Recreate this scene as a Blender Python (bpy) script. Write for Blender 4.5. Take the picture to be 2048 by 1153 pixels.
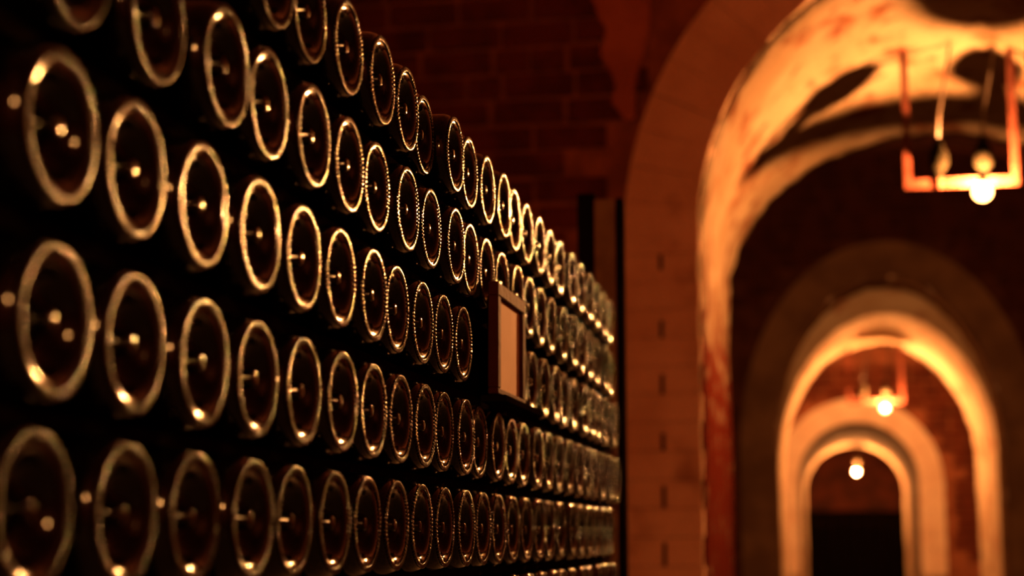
import bpy, bmesh, math, random
from mathutils import Vector
random.seed(7)
PI = math.pi
sc = bpy.context.scene
for o in list(bpy.data.objects):
    bpy.data.objects.remove(o)
col = sc.collection

# ---------------------------------------------------------------- camera, world, exposure
EYE = 1.05                                   # eye height above the cellar floor
cd = bpy.data.cameras.new('camera')
cam = bpy.data.objects.new('camera', cd); col.objects.link(cam)
cam.location = (0, 0, EYE)
cam.rotation_euler = (PI/2 + 0.1534, 0, 0.1913)
cd.sensor_width = 36.0
cd.lens = 3300.0/2048.0*36.0
cd.clip_start = 0.05
cd.clip_end = 100
cd.dof.use_dof = True
cd.dof.focus_distance = 1.65
cd.dof.aperture_fstop = 4.0
cd.dof.aperture_blades = 8
sc.camera = cam
w = bpy.data.worlds.new('world'); sc.world = w
w.use_nodes = True
w.node_tree.nodes['Background'].inputs[0].default_value = (0, 0, 0, 1)
w.node_tree.nodes['Background'].inputs[1].default_value = 0.0
sc.view_settings.view_transform = 'Standard'
sc.view_settings.look = 'None'
sc.view_settings.exposure = 0.0
sc.view_settings.gamma = 1.0
sc.view_settings.use_curve_mapping = False
sc.cycles.max_bounces = 6
sc.cycles.diffuse_bounces = 4
sc.cycles.glossy_bounces = 4
sc.cycles.caustics_reflective = False
sc.cycles.caustics_refractive = False
sc.cycles.sample_clamp_indirect = 6.0
BULB_COLOR = (1.0, 0.37, 0.10)
BULB_POWER = {0: 40000.0, 1: 240000.0, 2: 44000.0, 3: 44000.0, 4: 50000.0}   # radiance of the glowing filament
BULB_GLOW = 14.0                             # radiance of the glass envelope around it

# ---------------------------------------------------------------- helpers
def tag(o, label=None, cat=None, group=None, kind=None):
    if label: o['label'] = label
    if cat: o['category'] = cat
    if group: o['group'] = group
    if kind: o['kind'] = kind
    return o

def link(name, me, m=None, parent=None):
    o = bpy.data.objects.new(name, me); col.objects.link(o)
    if m is not None and me is not None and not me.materials: me.materials.append(m)
    if parent: o.parent = parent
    return o

def from_bm(name, bm, m, parent=None, smooth=False):
    me = bpy.data.meshes.new(name)
    bmesh.ops.recalc_face_normals(bm, faces=bm.faces)
    bm.to_mesh(me); bm.free()
    if smooth:
        for p in me.polygons: p.use_smooth = True
    return link(name, me, m, parent)

def add_box(bm, c, s, bevel=0.0):
    r = bmesh.ops.create_cube(bm, size=1.0)
    vs = r['verts']
    for v in vs:
        v.co = Vector((c[0]+v.co.x*s[0], c[1]+v.co.y*s[1], c[2]+v.co.z*s[2]))
    if bevel:
        es = list({e for v in vs for e in v.link_edges})
        bmesh.ops.bevel(bm, geom=es, offset=bevel, segments=1, affect='EDGES')

def add_lathe(bm, prof, n=24, axis='z', c=(0, 0, 0)):
    rings = []
    def pt(a, r, t):
        if axis == 'z': return Vector((c[0]+r*math.cos(t), c[1]+r*math.sin(t), c[2]+a))
        return Vector((c[0]+a, c[1]+r*math.cos(t), c[2]+r*math.sin(t)))
    for a, r in prof:
        if r < 1e-6: rings.append([bm.verts.new(pt(a, 0, 0))])
        else: rings.append([bm.verts.new(pt(a, r, 2*PI*k/n)) for k in range(n)])
    for A, B in zip(rings, rings[1:]):
        for k in range(n):
            l = (k+1) % n
            if len(A) == 1 and len(B) == 1: continue
            if len(A) == 1: bm.faces.new((A[0], B[k], B[l]))
            elif len(B) == 1: bm.faces.new((A[k], A[l], B[0]))
            else: bm.faces.new((A[k], A[l], B[l], B[k]))

def add_tube(bm, pts, r, n=8):
    pts = [Vector(p) for p in pts]
    prev = None
    for i, p in enumerate(pts):
        d = (pts[min(i+1, len(pts)-1)] - pts[max(i-1, 0)]).normalized()
        u = d.cross(Vector((0, 1, 0)))
        if u.length < 1e-3: u = d.cross(Vector((1, 0, 0)))
        u.normalize(); v = d.cross(u)
        ring = [bm.verts.new(p + r*(u*math.cos(2*PI*k/n) + v*math.sin(2*PI*k/n))) for k in range(n)]
        if prev:
            for k in range(n):
                bm.faces.new((prev[k], prev[(k+1) % n], ring[(k+1) % n], ring[k]))
        else: bm.faces.new(ring)
        prev = ring
    bm.faces.new(prev)

# ---------------------------------------------------------------- materials
def mat(name, c1, c2=None, scale=6.0, rough=0.85, bump=0.0, bscale=40.0, contrast=(0.4, 0.6), spec=0.3, detail=6, c3=None, scale3=3.0, con3=(0.55, 0.65), low=None, lowz=(1, 0)):
    m = bpy.data.materials.new(name); m.use_nodes = True
    nt = m.node_tree; b = nt.nodes['Principled BSDF']
    b.inputs['Roughness'].default_value = rough
    b.inputs['Specular IOR Level'].default_value = spec
    b.inputs['Base Color'].default_value = (*c1, 1)
    tc = nt.nodes.new('ShaderNodeTexCoord')
    def noise(s, dt=detail):
        n = nt.nodes.new('ShaderNodeTexNoise'); n.inputs['Scale'].default_value = s; n.inputs['Detail'].default_value = dt
        nt.links.new(geo.outputs['Position'], n.inputs['Vector']); return n
    geo = nt.nodes.new('ShaderNodeNewGeometry')
    def mixc(fac_node, con, a, bcol):
        r = nt.nodes.new('ShaderNodeMapRange'); r.inputs[1].default_value = con[0]; r.inputs[2].default_value = con[1]
        nt.links.new(fac_node.outputs[0], r.inputs[0])
        x = nt.nodes.new('ShaderNodeMix'); x.data_type = 'RGBA'
        nt.links.new(r.outputs[0], x.inputs['Factor'])
        if isinstance(a, tuple): x.inputs['A'].default_value = (*a, 1)
        else: nt.links.new(a, x.inputs['A'])
        x.inputs['B'].default_value = (*bcol, 1)
        return x.outputs['Result']
    if c2:
        out = mixc(noise(scale), contrast, c1, c2)
        if c3: out = mixc(noise(scale3), con3, out, c3)
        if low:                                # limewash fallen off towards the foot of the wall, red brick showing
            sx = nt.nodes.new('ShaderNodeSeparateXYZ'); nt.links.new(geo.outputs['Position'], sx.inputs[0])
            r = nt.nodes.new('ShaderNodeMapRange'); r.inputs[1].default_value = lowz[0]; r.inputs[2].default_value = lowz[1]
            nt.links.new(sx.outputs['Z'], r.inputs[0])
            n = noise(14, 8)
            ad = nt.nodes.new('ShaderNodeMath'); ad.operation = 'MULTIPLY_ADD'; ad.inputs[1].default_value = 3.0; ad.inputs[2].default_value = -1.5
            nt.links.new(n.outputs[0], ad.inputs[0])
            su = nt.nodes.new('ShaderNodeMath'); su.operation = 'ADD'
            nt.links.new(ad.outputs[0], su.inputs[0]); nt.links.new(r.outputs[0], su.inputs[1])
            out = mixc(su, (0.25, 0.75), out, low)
        nt.links.new(out, b.inputs['Base Color'])
    if bump:
        n = noise(bscale)
        bn = nt.nodes.new('ShaderNodeBump'); bn.inputs['Strength'].default_value = bump; bn.inputs['Distance'].default_value = 0.01
        nt.links.new(n.outputs[0], bn.inputs['Height']); nt.links.new(bn.outputs[0], b.inputs['Normal'])
    return m

M = {}
M['brick'] = mat('brick_red', (0.12, 0.026, 0.012), (0.07, 0.016, 0.009), 9, 0.9, 0.5, 60, spec=0.1)
M['shaded_brick'] = mat('shaded_brick', (0.030, 0.008, 0.004), (0.019, 0.0055, 0.003), 9, 0.9, 0.5, 60, spec=0.0)  # red brick darkened: the dimmer light round the second arch, put into colour
M['shaded_mortar'] = mat('shaded_mortar', (0.04, 0.013, 0.007), (0.027, 0.009, 0.005), 12, 0.95, 0.4, 80, spec=0.0)  # mortar darkened to match, low light carried by its colour
M['pale_brick'] = mat('brightened_limewashed_brick', (0.85, 0.66, 0.47), (0.76, 0.55, 0.38), 5, 0.9, 0.5, 50)  # limewashed brick made paler: stronger lamplight on the third ring, in the colour
M['dim_brick'] = mat('dimmed_limewashed_brick', (0.095, 0.050, 0.027), (0.065, 0.033, 0.018), 5, 0.9, 0.5, 50, spec=0.0)  # limewashed brick darkened for the second arch, weak light painted into it
M['plaster'] = mat('red_plaster', (0.40, 0.12, 0.055), (0.30, 0.085, 0.04), 9, 0.95, 0.5, 40)
M['mortar'] = mat('mortar', (0.30, 0.10, 0.045), (0.20, 0.065, 0.03), 12, 0.95, 0.5, 80)
M['ring_brick'] = mat('limewashed_brick', (0.74, 0.49, 0.34), (0.62, 0.38, 0.25), 5, 0.9, 0.5, 50, spec=0.05, c3=(0.38, 0.19, 0.11), scale3=4.0, con3=(0.6, 0.75))
M['joint'] = mat('dark_joint', (0.20, 0.10, 0.05), (0.12, 0.06, 0.03), 12, 0.95)
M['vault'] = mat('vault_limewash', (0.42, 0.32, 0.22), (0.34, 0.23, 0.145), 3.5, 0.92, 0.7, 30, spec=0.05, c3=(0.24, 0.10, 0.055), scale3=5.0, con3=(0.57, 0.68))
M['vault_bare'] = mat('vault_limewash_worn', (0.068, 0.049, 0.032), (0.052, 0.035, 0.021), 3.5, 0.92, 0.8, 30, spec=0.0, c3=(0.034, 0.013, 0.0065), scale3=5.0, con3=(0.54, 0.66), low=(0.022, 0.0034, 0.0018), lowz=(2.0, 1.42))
M['chamber'] = mat('chamber_brick', (0.20, 0.05, 0.022), (0.10, 0.03, 0.015), 5, 0.92, 0.7, 30)
M['floor'] = mat('stone_floor', (0.16, 0.12, 0.09), (0.09, 0.07, 0.055), 4, 0.8, 0.5, 30)
M['wood_dark'] = mat('dark_wood', (0.012, 0.007, 0.005), (0.008, 0.005, 0.003), 14, 0.9, 0.3, 60, spec=0.0)
M['wood_post'] = mat('brown_wood', (0.34, 0.18, 0.09), (0.24, 0.12, 0.06), 14, 0.8, 0.3, 60, spec=0.1)
M['sign_frame'] = mat('sign_wood', (0.075, 0.017, 0.008), (0.05, 0.012, 0.006), 16, 0.7, 0.2, 60, spec=0.03)
M['sign_paper'] = mat('sign_paper', (0.72, 0.48, 0.29), (0.60, 0.37, 0.22), 9, 0.8)
M['rust'] = mat('red_painted_iron', (0.050, 0.0145, 0.0095), (0.035, 0.010, 0.0063), 30, 0.8, 0.3, 90, spec=0.0)
M['rust_pale'] = mat('brightened_red_iron', (0.17, 0.05, 0.033), (0.12, 0.034, 0.022), 30, 0.8, 0.3, 90, spec=0.0)  # same iron in a lighter colour, making up for the weaker bulbs
M['holder_pale'] = mat('brown_holder', (0.05, 0.035, 0.022), (0.035, 0.025, 0.015), 30, 0.8, spec=0.0)
M['holder'] = mat('darkened_holder', (0.0045, 0.0035, 0.0022), (0.003, 0.0025, 0.0016), 30, 0.9, spec=0.0)  # holder colour darkened in place of the shade above the strong bulb
M['cable'] = mat('cable_sheath', (0.035, 0.022, 0.014), None, rough=0.6)
M['gate'] = mat('blackened_oak', (0.004, 0.0025, 0.0015), (0.003, 0.002, 0.001), 12, 0.95, spec=0.02)
def glassmat(name, c, rough, ior=1.52, coat=0):
    m = bpy.data.materials.new(name); m.use_nodes = True
    b = m.node_tree.nodes['Principled BSDF']
    b.inputs['Base Color'].default_value = (*c, 1); b.inputs['Roughness'].default_value = rough
    b.inputs['IOR'].default_value = ior
    b.inputs['Specular IOR Level'].default_value = 0.5
    b.inputs['Coat Weight'].default_value = coat; b.inputs['Coat Roughness'].default_value = rough; b.inputs['Coat IOR'].default_value = 1.5
    return m
M['glass'] = glassmat('dark_bottle_glass', (0.002, 0.0015, 0.001), 0.09, 1.5, 0.0)
M['bead'] = glassmat('scuffed_bead_glass', (0.004, 0.002, 0.0008), 0.14, 1.52, 0.15)
def bulbmat(i, glow=False):
    m = bpy.data.materials.new('glowing_glass' if glow else 'glowing_filament'); m.use_nodes = True
    nt = m.node_tree; nt.nodes.clear()
    e = nt.nodes.new('ShaderNodeEmission'); o = nt.nodes.new('ShaderNodeOutputMaterial')
    e.inputs[0].default_value = (*BULB_COLOR, 1); e.inputs[1].default_value = BULB_GLOW if glow else BULB_POWER[i]
    if glow:
        t = nt.nodes.new('ShaderNodeBsdfTransparent'); a = nt.nodes.new('ShaderNodeAddShader')
        nt.links.new(e.outputs[0], a.inputs[0]); nt.links.new(t.outputs[0], a.inputs[1]); nt.links.new(a.outputs[0], o.inputs[0])
    else: nt.links.new(e.outputs[0], o.inputs[0])
    return m

# ---------------------------------------------------------------- the cellar shell
def G(z): return EYE + z                      # heights below are measured from eye level

def arch_pts(a, n=40, floor=-EYE, legs=10, grow=0.0):
    """a = (centre X, half width, springing height, rise), from the left foot over the crown to the right foot"""
    xc, hw, zs, rise = a
    hw += grow; rise += grow
    P = [(xc-hw, floor+(zs-floor)*k/legs) for k in range(legs)]
    P += [(xc-hw*math.cos(PI*k/n), zs+rise*math.sin(PI*k/n)) for k in range(n+1)]
    P += [(xc+hw, zs-(zs-floor)*(k+1)/legs) for k in range(legs)]
    return P

def barrel(name, label, fa, ya, fb, yb, m, steps=14, rough=0.012, n=48, seed=1, out=0.22, ease=1.0):
    rnd = random.Random(seed)
    bm = bmesh.new(); rows = []
    for i in range(steps+1):
        t = i/steps
        a = tuple(p+(q-p)*t**ease for p, q in zip(fa, fb))
        P = arch_pts(a, n)
        row = []
        for k, (x, z) in enumerate(P):
            j = rough*(rnd.random()-0.5)
            dx, dz = x-a[0], max(0, z-a[2])
            l = math.hypot(dx, dz) or 1
            row.append(bm.verts.new((x+dx/l*j, ya+(yb-ya)*t, G(z)+dz/l*j)))
        rows.append(row)
    outer = []
    for i in (0, steps):
        a = fa if i == 0 else fb
        outer.append([bm.verts.new((x, ya if i == 0 else yb, G(z))) for x, z in arch_pts(a, n, grow=out)])
    for A, B in zip(rows, rows[1:]):
        for k in range(len(A)-1): bm.faces.new((A[k], A[k+1], B[k+1], B[k]))
    A, B = outer
    for k in range(len(A)-1):
        bm.faces.new((A[k], B[k], B[k+1], A[k+1]))
        bm.faces.new((rows[0][k], A[k], A[k+1], rows[0][k+1]))
        bm.faces.new((rows[-1][k], rows[-1][k+1], B[k+1], B[k]))
    o = from_bm(name, bm, m, smooth=True)
    tag(o, label, kind='structure')
    for p in o.data.polygons:
        p.use_smooth = True
    return o

# one shared chamfered brick, scaled per object
def brick_mesh(m, ch=0.035):
    bm = bmesh.new(); add_box(bm, (0, 0, 0), (1, 1, 1), ch)
    bmesh.ops.recalc_face_normals(bm, faces=bm.faces)
    me = bpy.data.meshes.new('brick'); bm.to_mesh(me); bm.free(); me.materials.append(m); return me
BRICK = brick_mesh(M['brick']); RBRICK = brick_mesh(M['ring_brick'], 0.008); DBRICK = brick_mesh(M['dim_brick'], 0.008); PBRICK = brick_mesh(M['pale_brick'], 0.008); SBRICK = brick_mesh(M['shaded_brick'])
def put_brick(me, c, s, parent, rot=0.0):
    o = bpy.data.objects.new('brick', me); col.objects.link(o)
    o.location = c; o.scale = s; o.rotation_euler = (0, rot, 0); o.parent = parent
    return o

def inside(a, x, z, grow):
    xc, hw, zs, rise = a
    if abs(x-xc) > hw+grow: return False
    if z < zs: return True
    return ((x-xc)/(hw+grow))**2 + ((z-zs)/(rise+grow))**2 < 1

def cross_wall(name, label, y, x0, x1, top, a, thick, m, face=-1):
    """a wall across the passage with an arched hole (slightly wider than the arch it frames)"""
    g = 0.12
    xc, hw, zs, rise = a
    xs = sorted(set([x0, x1] + [xc-(hw+g)*math.cos(PI*k/36) for k in range(37)]))
    bm = bmesh.new()
    def bot(x):
        u = (x-xc)/(hw+g)
        if abs(u) >= 0.9999: return None
        return zs+(rise+g)*math.sqrt(1-u*u)
    def quadbox(xa, xb, za, zb):
        v = [[bm.verts.new((x, yy, G(z))) for (x, z) in ((xa, za), (xb, zb), (xb, top), (xa, top))] for yy in (y, y+thick)]
        f, b = v
        bm.faces.new(f); bm.faces.new(b[::-1])
        bm.faces.new((f[0], b[0], b[1], f[1]))
        bm.faces.new((f[3], f[2], b[2], b[3]))
    for xa, xb in zip(xs, xs[1:]):
        mid = (xa+xb)/2
        if abs((mid-xc)/(hw+g)) > 1: quadbox(xa, xb, -EYE, -EYE)
        else:
            za = bot(xa); zb = bot(xb)
            quadbox(xa, xb, za if za is not None else zs, zb if zb is not None else zs)
    bmesh.ops.remove_doubles(bm, verts=bm.verts, dist=1e-5)
    o = from_bm(name, bm, m); tag(o, label, kind='structure'); return o

def wall_bricks(parent, y, x0, x1, z0, z1, a, ring=0.235, L=0.225, H=0.081, gap=0.012, seed=3, proud=0.012, me=None):
    rnd = random.Random(seed)
    z = z0; row = 0
    while z < z1:
        x = x0 - (0.5*L if row % 2 else 0) - rnd.random()*0.05
        while x < x1:
            l = L*(0.5 if rnd.random() < 0.22 else 1.0)
            cx, cz = x+l/2, z+H/2
            if not any(inside(a, cx+sx*l/2, cz, ring-0.015) for sx in (-1, 1)) and cx > x0:
                p = proud*(0.5+0.9*rnd.random())
                put_brick(me or BRICK, (cx+rnd.uniform(-.003, .003), y+0.03-p, G(cz)+rnd.uniform(-.002, .002)), (l-gap-rnd.uniform(0, .006), 0.06, H-gap-rnd.uniform(0, .004)), parent, rnd.uniform(-.012, .012))
            x += l
        z += H; row += 1

def ring(name, label, y, a, thick=0.225, depth=0.12, seed=5, zlow=-0.25, H=0.081, ztop=None, me=None):
    me = me or RBRICK
    """arch ring and its two piers, brick by brick; the backing is the joint mortar"""
    rnd = random.Random(seed)
    xc, hw, zs, rise = a
    n = 48
    bm = bmesh.new()
    P = arch_pts(a, n, grow=0.004); Q = arch_pts(a, n, grow=thick-0.004)
    f = [[bm.verts.new((x, yy, G(z))) for x, z in S] for yy in (y+0.008, y+depth) for S in (P, Q)]
    for k in range(len(P)-1):
        bm.faces.new((f[0][k], f[1][k], f[1][k+1], f[0][k+1]))
        bm.faces.new((f[2][k], f[2][k+1], f[3][k+1], f[3][k]))
        bm.faces.new((f[1][k], f[3][k], f[3][k+1], f[1][k+1]))
        bm.faces.new((f[0][k], f[0][k+1], f[2][k+1], f[2][k]))
    o = from_bm(name, bm, M['joint']); tag(o, label, kind='structure')
    # piers
    z = zs; i = 0
    if ztop is None: ztop = zs
    for s in (-1, 1):
        z = ztop; i = 1
        x_in = xc+s*(hw+.010); x_out = xc+s*(hw+thick)
        while z > zlow:
            zc = z-H/2
            g = 0.0016
            if i % 2:
                dy = rnd.uniform(-.003, .002)
                put_brick(me, ((x_in+x_out)/2, y+depth/2-.005+dy, G(zc)), (thick, depth, H-g), o)
            else:
                for (xa, xb) in ((x_in, (x_in+x_out)/2-s*0.006), ((x_in+x_out)/2+s*0.006, x_out)):
                    dy = rnd.uniform(-.003, .002)
                    put_brick(me, ((xa+xb)/2, y+depth/2-.005+dy, G(zc)), (abs(xb-xa), depth, H-g), o)
                hf = H*rnd.uniform(.18, .45)   # part of the upright joint is still filled
                bm = bmesh.new(); add_box(bm, ((x_in+x_out)/2, y+depth/2-.002, G(zc+(H-hf)/2*rnd.choice((1, 1, -1)))), (.0125, depth, hf))
                from_bm('joint_filling', bm, me.materials[0], o)
            z -= H; i += 1
    # voussoirs
    length = PI*math.sqrt((hw**2+rise**2)/2)
    nv = int(length/0.085)
    for k in range(nv):
        t0, t1 = PI*k/nv, PI*(k+1)/nv
        e = 0.0008/length*PI
        bm = bmesh.new()
        dy = rnd.uniform(-.003, .002)
        V = []
        for yy in (y-.005+dy, y+depth):
            for t, g in ((t0+e, .010), (t1-e, .010), (t1-e, thick), (t0+e, thick)):
                V.append(bm.verts.new((xc-(hw+g)*math.cos(t), yy, G(zs+(rise+g)*math.sin(t)))))
        for q in ((0, 1, 2, 3), (7, 6, 5, 4), (0, 4, 5, 1), (1, 5, 6, 2), (2, 6, 7, 3), (3, 7, 4, 0)):
            bm.faces.new([V[j] for j in q])
        from_bm('brick', bm, me.materials[0], o)
    return o

A1F, A1B = (0.400, 0.755, 0.87, 0.82), (0.380, 0.730, 0.867, 0.570)
A2F, A2B = (0.345, 0.690, 0.60, 1.06), (0.330, 0.670, 0.54, 0.88)
A2S, Y2S = (0.360, 0.710, 0.45, 1.05), 11.0   # the second arch steps in behind its ring
A3F, A3B = (0.223, 0.538, 0.56, 0.54), (0.230, 0.538, 0.56, 0.52)
Y1, Y1B, Y2, Y2B, Y3, Y3B, YE = 4.70, 5.93, 10.5, 12.2, 15.6, 19.1, 22.0

bm = bmesh.new(); add_box(bm, (0.3, 9.9, -0.05), (4.2, 25.0, 0.1))
tag(from_bm('floor', bm, M['floor']), 'dark stone floor of the cellar passage', kind='structure')

def side_wall(name, label, x, ya, yb, top, s):
    bm = bmesh.new(); add_box(bm, (x+s*0.1, (ya+yb)/2, top/2), (0.2, yb-ya, top), 0.0)
    tag(from_bm(name, bm, M['chamber']), label, kind='structure')
def vault(name, label, xa, xb, ya, yb, zs, crown):
    bm = bmesh.new(); n = 24; prev = None
    for k in range(n+1):
        t = PI*k/n
        x = (xa+xb)/2-(xb-xa)/2*math.cos(t)
        r = [bm.verts.new((x+dx, yy, G(zs+(crown-zs)*math.sin(t))+dz)) for yy in (ya, yb) for dx, dz in ((0, 0), (-.1*math.cos(t), .15))]
        if prev:
            bm.faces.new((prev[0], r[0], r[2], prev[2])); bm.faces.new((prev[1], prev[3], r[3], r[1]))
        prev = r
    tag(from_bm(name, bm, M['chamber'], smooth=True), label, kind='structure')

side_wall('wall_left', 'dark brick wall behind the bottle stack', -1.5, -2.6, Y1, 2.75, -1)
side_wall('wall_right', 'dark brick wall across the aisle from the bottles', 1.6, -2.6, Y1, 2.75, 1)
vault('ceiling', 'dark brick vault over the bottle aisle', -1.5, 1.6, -2.6, Y1+.02, 1.5, 2.3)
bm = bmesh.new(); add_box(bm, (0.05, -2.65, 1.7), (3.3, 0.1, 3.4)); tag(from_bm('wall_back', bm, M['chamber']), 'dark wall closing the aisle at the near end', kind='structure')
side_wall('wall_left.001', 'dark side wall beyond the first arch', -1.25, Y1B, Y2, 2.85, -1)
side_wall('wall_right.001', 'dark wall opposite, beyond the first arch', 1.85, Y1B, Y2, 2.85, 1)
vault('ceiling.001', 'dark vault between the first and second arch', -1.25, 1.85, Y1B-.05, Y2+.03, 1.7, 2.5)
side_wall('wall_left.002', 'red brick side wall beyond the second arch', -0.95, Y2B, Y3, 2.4, -1)
side_wall('wall_right.002', 'red brick wall opposite, beyond the second arch', 1.4, Y2B, Y3, 2.4, 1)
vault('ceiling.002', 'reddish vault between the second and third arch', -0.95, 1.4, Y2B-.05, Y3+.03, 1.25, 2.1)
side_wall('wall_left.003', 'dim side wall at the far end of the passage', -0.9, Y3B, YE, 2.4, -1)
side_wall('wall_right.003', 'dim wall opposite, at the far end of the passage', 1.4, Y3B, YE, 2.4, 1)
vault('ceiling.003', 'dim vault at the far end of the passage', -0.9, 1.4, Y3B-.05, YE, 1.2, 1.9)

w1 = cross_wall('wall_front', 'dark red brick wall behind the bottles, pierced by the first arch', Y1+0.03, -1.5, 1.6, 2.35, A1F, 0.2, M['mortar'])
wall_bricks(w1, Y1+0.03, -1.5, -0.1, 0.02, 1.75, A1F)
w2 = cross_wall('wall_front.001', 'dark wall around the second arch', Y2+0.03, -1.25, 1.85, 2.55, A2F, 0.2, M['shaded_mortar'])
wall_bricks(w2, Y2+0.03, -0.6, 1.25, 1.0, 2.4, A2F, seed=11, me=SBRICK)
w3 = cross_wall('wall_front.002', 'reddish wall around the third arch', Y3+0.03, -0.95, 1.4, 2.15, A3F, 0.2, M['mortar'])
wall_bricks(w3, Y3+0.03, -0.6, 1.4, -0.15, 1.6, A3F, seed=12)
bm = bmesh.new(); add_box(bm, (0.25, YE+0.1, 1.5), (2.6, 0.2, 3.0)); tag(from_bm('wall_end', bm, M['chamber']), 'dim brown wall closing the far end of the passage', kind='structure')

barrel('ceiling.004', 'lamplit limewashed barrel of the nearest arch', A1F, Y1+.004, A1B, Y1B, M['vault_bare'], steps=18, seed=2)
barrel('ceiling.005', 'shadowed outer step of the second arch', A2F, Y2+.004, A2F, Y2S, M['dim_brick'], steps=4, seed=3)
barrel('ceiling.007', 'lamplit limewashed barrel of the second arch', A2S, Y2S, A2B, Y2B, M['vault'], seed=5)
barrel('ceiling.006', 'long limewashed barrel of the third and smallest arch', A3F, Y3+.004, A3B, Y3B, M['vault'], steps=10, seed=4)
# back faces that close the chambers behind the barrels
for nm, lb, y, x0, x1, a in (('wall_rear', 'dark wall over the back of the nearest arch', Y1B-.2, -1.25, 1.85, A1B),
                       ('wall_rear.001', 'wall over the back of the second arch', Y2B-.2, -0.95, 1.4, A2B),
                       ('wall_rear.002', 'wall over the back of the third arch', Y3B-.2, -0.9, 1.4, A3B)):
    cross_wall(nm, lb, y, x0, x1, 2.3, a, 0.2, M['chamber'])
ring('trim_1', 'pale brown brick ring and piers of the nearest arch', Y1, A1F, ztop=0.8255+0.081, depth=.06)
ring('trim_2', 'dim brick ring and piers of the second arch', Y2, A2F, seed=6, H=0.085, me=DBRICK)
ring('trim_3', 'beige brick ring and piers of the third, smallest arch', Y3, A3F, seed=8, H=0.085, me=PBRICK)

# patch of reddish plaster left on the front wall beside the ring
bm = bmesh.new(); rnd = random.Random(9)
out = [(-.66, 1.80), (-.675, 1.62), (-.63, 1.52), (-.645, 1.43), (-.60, 1.36), (-.61, 1.29), (-.57, 1.23), (-.545, 1.24), (-.54, 1.33), (-.515, 1.43), (-.50, 1.52), (-.49, 1.62), (-.50, 1.80)]
pts = []
for (xa, za), (xb, zb) in zip(out, out[1:]+out[:1]):
    for k in range(3): pts.append((xa+(xb-xa)*k/3+rnd.uniform(-.006, .006), za+(zb-za)*k/3+rnd.uniform(-.006, .006)))
f_ = [bm.verts.new((x, Y1+.012, G(z))) for x, z in pts]; b_ = [bm.verts.new((x, Y1+.035, G(z))) for x, z in pts]
bm.faces.new(f_)
for k in range(len(f_)): l = (k+1) % len(f_); bm.faces.new((f_[k], f_[l], b_[l], b_[k]))
from_bm('plaster_patch', bm, M['plaster'], w1)['label'] = 'patch of lighter red plaster'

# ---------------------------------------------------------------- hanging lamps
def lamp(i, label, bx, by, bz, half_l, half_r, bar_z, top_z, has_bracket=True):
    """bx,by,bz: bulb centre; bracket posts at bx-half_l and bx+half_r"""
    RU, HO = (M['rust'], M['holder']) if i == 1 else (M['rust_pale'], M['holder_pale'])
    root = bpy.data.objects.new('hanging_lamp', None); col.objects.link(root)
    root.location = (bx, by, G(top_z))
    tag(root, label, 'lamp', 'bare bulb lamps along the passage')
    def P(name, bm, m, smooth=False):
        for v in bm.verts: v.co -= Vector((bx, by, G(top_z)))
        return from_bm(name, bm, m, root, smooth)
    if has_bracket:
        pw = 0.022
        for x in (bx-half_l, bx+half_r):
            bm = bmesh.new(); add_box(bm, (x, by+.056, G((bar_z+top_z)/2)), (pw, 0.006, top_z-bar_z), 0.001)
            P('post', bm, RU)
            bm = bmesh.new(); add_box(bm, (x, by+.056, G(top_z)-.004), (0.05, 0.03, 0.008), 0.001)
            P('fixing_plate', bm, RU)
        bm = bmesh.new(); add_box(bm, (bx+(half_r-half_l)/2, by+.056, G(bar_z)), (half_l+half_r+pw, 0.007, 0.03), 0.001)
        P('crossbar', bm, RU)
    for x, ln in ((bx-half_l+0.096, False), (bx+0.012, True))[0 if has_bracket else 1:]:
        bm = bmesh.new()
        add_lathe(bm, [(0.03, 0), (0.03, 0.011), (0.055, 0.013), (0.058, 0.022), (0.075, 0.030), (0.105, 0.030), (0.125, 0.022), (0.15, 0.012), (0.16, 0.006), (0.16, 0)], 20, 'z', (x, by+.051, G(bar_z)-.015))
        P('lamp_holder', bm, HO, True)
        bm = bmesh.new(); add_lathe(bm, [(-.005, 0), (-.005, .008), (.05, .008), (.05, 0)], 12, 'z', (x, by+.051, G(bar_z)-.012))
        P('stem', bm, RU, True)
        z0 = G(bar_z)+.14
        bm = bmesh.new()
        zt = G(top_z)-.002
        add_tube(bm, [(x, by+.051, z0), (x+.008, by+.055, z0+(zt-z0)*.3), (x+.03, by+.055, z0+(zt-z0)*.65), (x+.05, by+.053, zt)], 0.0045)
        P('cable', bm, M['cable'], True)
    tilt = 0.42                               # the bulb hangs slightly askew, its cap towards the aisle
    def tl(bm):
        c, s_ = math.cos(tilt), math.sin(tilt)
        for v in bm.verts:
            d = v.co - Vector((bx, by, G(bz)))
            v.co = Vector((bx+d.x, by+d.y*c-d.z*s_, G(bz)+d.y*s_+d.z*c))
        return bm
    bm = bmesh.new(); add_lathe(bm, [(.064, 0), (.064, .012), (.056, .020), (.053, .0225), (.050, .0215), (.046, .015), (.036, .014), (.032, .0125), (.032, 0)], 20, 'z', (bx, by, G(bz)))
    P('bulb_cap', tl(bm), HO, True)
    bm = bmesh.new()
    r = 0.029
    prof = [(-r, 0)] + [(-r*math.cos(PI*k/12), r*math.sin(PI*k/12)) for k in range(1, 11)] + [(.029, .0125), (.034, .012), (.034, 0)]
    add_lathe(bm, prof, 18, 'z', (bx, by, G(bz)))
    b = P('bulb', tl(bm), bulbmat(i, True), True); b['label'] = 'glowing round bulb'
    bm = bmesh.new(); rf = .008
    add_lathe(bm, [(-rf, 0)] + [(-rf*math.cos(PI*k/6), rf*math.sin(PI*k/6)) for k in range(1, 6)] + [(rf, 0)], 10, 'z', (bx, by, G(bz)))
    f = P('filament', bm, bulbmat(i), True); f.parent = b
    return root
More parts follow.
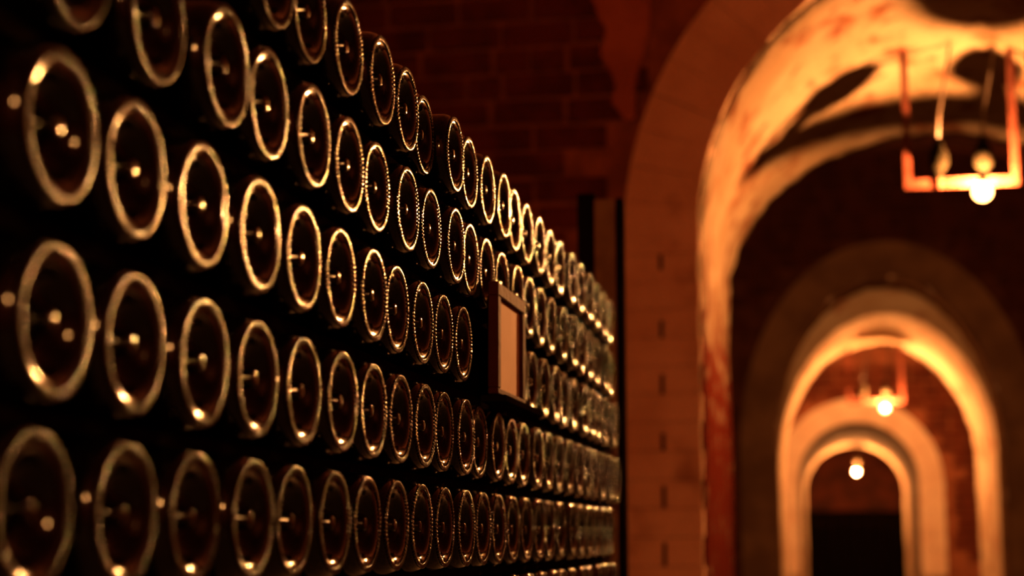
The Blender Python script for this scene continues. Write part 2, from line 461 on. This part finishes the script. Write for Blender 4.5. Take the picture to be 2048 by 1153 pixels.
lamp(1, 'nearest bare bulb on a red iron bracket under the first arch', 0.480, 5.20, 1.078, 0.221, 0.107, 1.122, 1.572)
lamp(2, 'middle bare bulb on a bracket inside the second arch', 0.374, 12.0, 0.948, 0.245, 0.125, 1.00, 1.40)
lamp(3, 'farthest bare bulb, hanging on its cable inside the third arch', 0.255, 18.9, 0.784, 0.10, 0.10, 0.828, 1.083, False)
lamp(4, 'bare bulb hung high between the second and third arch', 0.25, 13.9, 1.70, 0.221, 0.107, 1.744, 2.085)
lamp(0, 'bare bulb on a bracket over the near end of the aisle', 0.56, -1.6, 1.10, 0.221, 0.107, 1.144, 2.26)

# far gate
gate = bpy.data.objects.new('timber_gate', None); col.objects.link(gate); gate.location = (0.26, 21.0, 0)
tag(gate, 'low blackened timber gate at the far end of the passage', 'gate')
gt = G(0.404)
for k in range(10):
    bm = bmesh.new(); add_box(bm, (-.675+.15*k, 0, (gt-.04)/2+.02), (.144, .03, gt-.04), .004); from_bm('plank', bm, M['gate'], gate)
for z in (.2, gt-.06):
    bm = bmesh.new(); add_box(bm, (0, .03, z), (1.5, .035, .1), .004); from_bm('rail', bm, M['gate'], gate)

# ---------------------------------------------------------------- the stack of bottles
XB = -0.382                                   # plane of the bottle bases
R = 0.0435
ROWZ = [0.405, 0.308, 0.210, 0.111, 0.0155, -0.081]
SAG = [-0.014, -0.009, -0.003, 0.0, 0.004, 0.006]
def zrow(r, y): return ROWZ[r] + SAG[r]*max(0.0, (y-1.75)/1.15)
TR, TC = .012, .0358                          # section radius of the smooth inner slope, radius of the bearing ring
prof = [(-.0018-r_*r_/(2*.020), r_) for r_ in (0, .001, .002, .003, .004, .0048)] + [(-.0040, .0055), (-.0090, .0066), (-.0140, .0090), (-.0175, .0130), (-.0180, .0170), (-.0140, .0220), (-.0110, .0252), (-.0070, .0276)]
prof += [(-.0012-TR+TR*math.cos(math.radians(p)), TC+TR*math.sin(math.radians(p))) for p in (-37, -33, -28, -23, -18, -13, -8, -4, 0)]
prof += [(-.0013, .0375), (-.0017, .0388), (-.0026, .0400)]
prof += [(-.0040, .0411), (-.009, .0430), (-.014, .0435), (-.06, .0435), (-.115, .0435), (-.165, .0432), (-.185, .0420), (-.205, .0375), (-.225, .0300),
        (-.245, .0215), (-.265, .0160), (-.283, .0140), (-.284, .0162), (-.291, .0162), (-.292, .0150), (-.300, .0150), (-.301, .0140), (-.301, 0)]
bm = bmesh.new(); add_lathe(bm, prof, 56, 'x')
BOTTLE = from_bm('wine_bottle', bm, M['glass'], smooth=True).data
bpy.data.objects.remove(bpy.data.objects['wine_bottle'])
# the beaded bearing ring: short radial ridges pressed over the crest of the base
bm = bmesh.new()
NB = 64
rr = random.Random(4)
for k in range(NB):
    t = 2*PI*(k+rr.uniform(-.08, .08))/NB
    prev = None
    h0 = .00011*rr.uniform(.7, 1.4); w0 = .00120*rr.uniform(.9, 1.1)
    lean = rr.uniform(-.25, .25); AR = .020
    for i in range(9):
        v = (-1, -.95, -.86, -.6, 0, .6, .86, .95, 1)[i]
        ph = math.radians(7.4*v)            # along the bead, inner side to outer side of the ring
        st = []
        for u in (-1, -.95, -.86, -.7, -.35, 0, .35, .7, .86, .95, 1):
            hh = h0*(1-u*u) + h0*lean*u + .0009*((1-u**16)*(1-v**16)-1)
            tt = t+u*w0*(1-.35*v**6)/TC
            rad = .0373+AR*math.sin(ph); x = .0001-AR+AR*math.cos(ph)+hh
            st.append(bm.verts.new((x, rad*math.cos(tt), rad*math.sin(tt))))
        if prev:
            for j in range(10): bm.faces.new((prev[j], prev[j+1], st[j+1], st[j]))
        prev = st
BEADS = from_bm('base_ring', bm, M['bead'], smooth=True).data
bpy.data.objects.remove(bpy.data.objects['base_ring'])

SEEN = [
 [1.085, 1.171, 1.266, 1.367, 1.466, 1.571, None, 1.678, 1.752, 1.826, 1.918, 1.996, 2.077, 2.163],
 [0.775, 0.884, 0.987, 1.082, 1.179, 1.278, 1.365, 1.464, 1.561, 1.664, 1.747, 1.827],
 [0.759, 0.858, 0.961, 1.065, 1.161, 1.254, 1.350, 1.438, 1.536, 1.616, 1.706],
 [0.768, 0.866, 0.968, 1.072, 1.167, 1.259, 1.354, 1.448, 1.535, 1.620, 1.709],
 [0.754, 0.864, 0.966, 1.058, 1.152, 1.243, 1.350, 1.433, 1.535, 1.631, 1.714],
 [1.93]]
STEP = 0.0875
YEND = 2.98
def spread(ys):
    """closest row of positions in which no two bottles overlap"""
    u = [[y-i*STEP, 1] for i, y in enumerate(ys)]
    blocks = []
    for v, n in u:
        blocks.append([v, n])
        while len(blocks) > 1 and blocks[-2][0] > blocks[-1][0]:
            b, a = blocks.pop(), blocks.pop()
            blocks.append([(a[0]*a[1]+b[0]*b[1])/(a[1]+b[1]), a[1]+b[1]])
    out = []
    for v, n in blocks: out += [v]*n
    return [v+i*STEP for i, v in enumerate(out)]
ROWNAME = ['top row', 'second row down', 'third row down', 'fourth row down', 'fifth row down', 'lowest row']
ORD = ['first', 'second', 'third', 'fourth', 'fifth', 'sixth', 'seventh', 'eighth', 'ninth', 'tenth', 'eleventh', 'twelfth', 'thirteenth', 'fourteenth', 'fifteenth', 'sixteenth', 'seventeenth',
       'eighteenth', 'nineteenth', 'twentieth', 'twenty-first', 'twenty-second', 'twenty-third', 'twenty-fourth', 'twenty-fifth', 'twenty-sixth', 'twenty-seventh', 'twenty-eighth']
rnd = random.Random(21)
for r in range(6):
    ys = spread([y for y in SEEN[r] if y])
    if r == 2: resume = 2.035                 # the framed board stands in this gap
    else: resume = ys[-1]+STEP+.002
    y = resume
    far = []
    while y < YEND:
        far.append(y); y += STEP+rnd.choice((.001, .002, .003, .006))
    for n, y in enumerate(ys+far):
        o = link('wine_bottle', BOTTLE)
        dx = rnd.uniform(-.0025, .0025)
        if r == 0 and n == 5: dx = -.010
        o.location = (XB+dx, y, G(zrow(r, y)))
        o.rotation_euler = (rnd.uniform(0, 2*PI), 0, 0)
        tag(o, 'dark wine bottle lying base outward, %s from the near end of the %s' % (ORD[n], ROWNAME[r]), 'bottle', 'wine bottles stacked on laths')
        b = link('base_ring', BEADS, parent=o)

# laths between the rows, one strip near the bases and one farther in
for r in range(6):
    for i, (x, wd) in enumerate(((XB-.035, .030), (XB-.150, .030))):
        ya = 0.70 if r in (1, 2, 3, 4) else (1.02 if r == 0 else 1.86)
        if r == 4: ya = 0.70
        bm = bmesh.new(); prev = None
        for k in range(25):
            y = ya+(YEND+.05-ya)*k/24
            top = G(zrow(r, y))-R-.0003
            bot = G(zrow(r+1, y))+R+.0003 if r < 5 else top-.010
            ring_ = [bm.verts.new((x+sx*wd/2, y, z)) for sx, z in ((-1, top), (1, top), (1, bot), (-1, bot))]
            if prev:
                for j in range(4): bm.faces.new((prev[j], prev[(j+1) % 4], ring_[(j+1) % 4], ring_[j]))
            else: bm.faces.new(ring_)
            prev = ring_
        bm.faces.new(prev)
        o = from_bm('wooden_lath', bm, M['wood_dark'])
        tag(o, 'thin dark lath under the %s of bottles, %s' % (ROWNAME[r], ('close behind the bases', 'deeper in, under the shoulders')[i]), 'lath', 'laths between the bottle rows')

# plinth under the stack
bm = bmesh.new()
pz = G(zrow(5, 2.5))-R-.014
add_box(bm, (XB-.16, 1.83, pz/2), (.30, 2.46, pz), .012)
tag(from_bm('stone_plinth', bm, M['floor']), 'low stone plinth carrying the bottle stack', 'plinth')

# end frame at the far end of the stack
ef = bpy.data.objects.new('end_frame', None); col.objects.link(ef); ef.location = (-.425, 3.09, 0)
tag(ef, 'dark upright wooden frame closing the far end of the bottle stack', 'frame')
zt = G(.652)
for x0, x1, m_, t in ((-.468, -.434, 'wood_dark', zt+.012), (-.4335, -.3945, 'wood_post', zt-.003), (-.394, -.380, 'wood_dark', zt)):
    bm = bmesh.new(); add_box(bm, ((x0+x1)/2+.425, (0 if m_ == 'wood_dark' else -.010), t/2), (x1-x0, .035, t), .002); from_bm('upright', bm, M[m_], ef)
bm = bmesh.new(); add_box(bm, (0.004, .035, .5), (.07, .02, .05), .002); from_bm('rail', bm, M['wood_dark'], ef)
bm = bmesh.new(); add_box(bm, (0.004, .035, zt-.30), (.07, .02, .05), .002); from_bm('rail', bm, M['wood_dark'], ef)

# framed board standing in the gap of the third row
fb = bpy.data.objects.new('framed_board', None); col.objects.link(fb); fb.location = (-.372, 1.893, G(.1655))
tag(fb, 'small blank paper board in a reddish wooden frame standing among the bottles', 'sign')
W_, H_, T_ = .168, .128, .012
def bar(y0, y1, z0, z1, x0=-T_/2, x1=T_/2):
    bm = bmesh.new(); add_box(bm, ((x0+x1)/2, (y0+y1)/2, (z0+z1)/2), (x1-x0, y1-y0, z1-z0), .0012); return bm
fw = .016
from_bm('frame_rail', bar(-W_/2, W_/2, H_-fw, H_), M['sign_frame'], fb)
from_bm('frame_rail', bar(-W_/2, W_/2, 0, .007), M['sign_frame'], fb)
from_bm('frame_rail', bar(-W_/2, -W_/2+fw, .007, H_-fw), M['sign_frame'], fb)
from_bm('frame_rail', bar(W_/2-fw, W_/2, .007, H_-fw), M['sign_frame'], fb)
from_bm('paper_panel', bar(-W_/2+fw, W_/2-fw, .007, H_-fw, -.004, .001), M['sign_paper'], fb)
fb.rotation_euler = (0, 0, 0)
# small ledge the board stands on
bm = bmesh.new(); add_box(bm, (-.372, 1.93, G(.1605)), (.030, .24, .008), .001)
tag(from_bm('wooden_ledge', bm, M['wood_dark']), 'short dark ledge under the framed board', 'ledge')
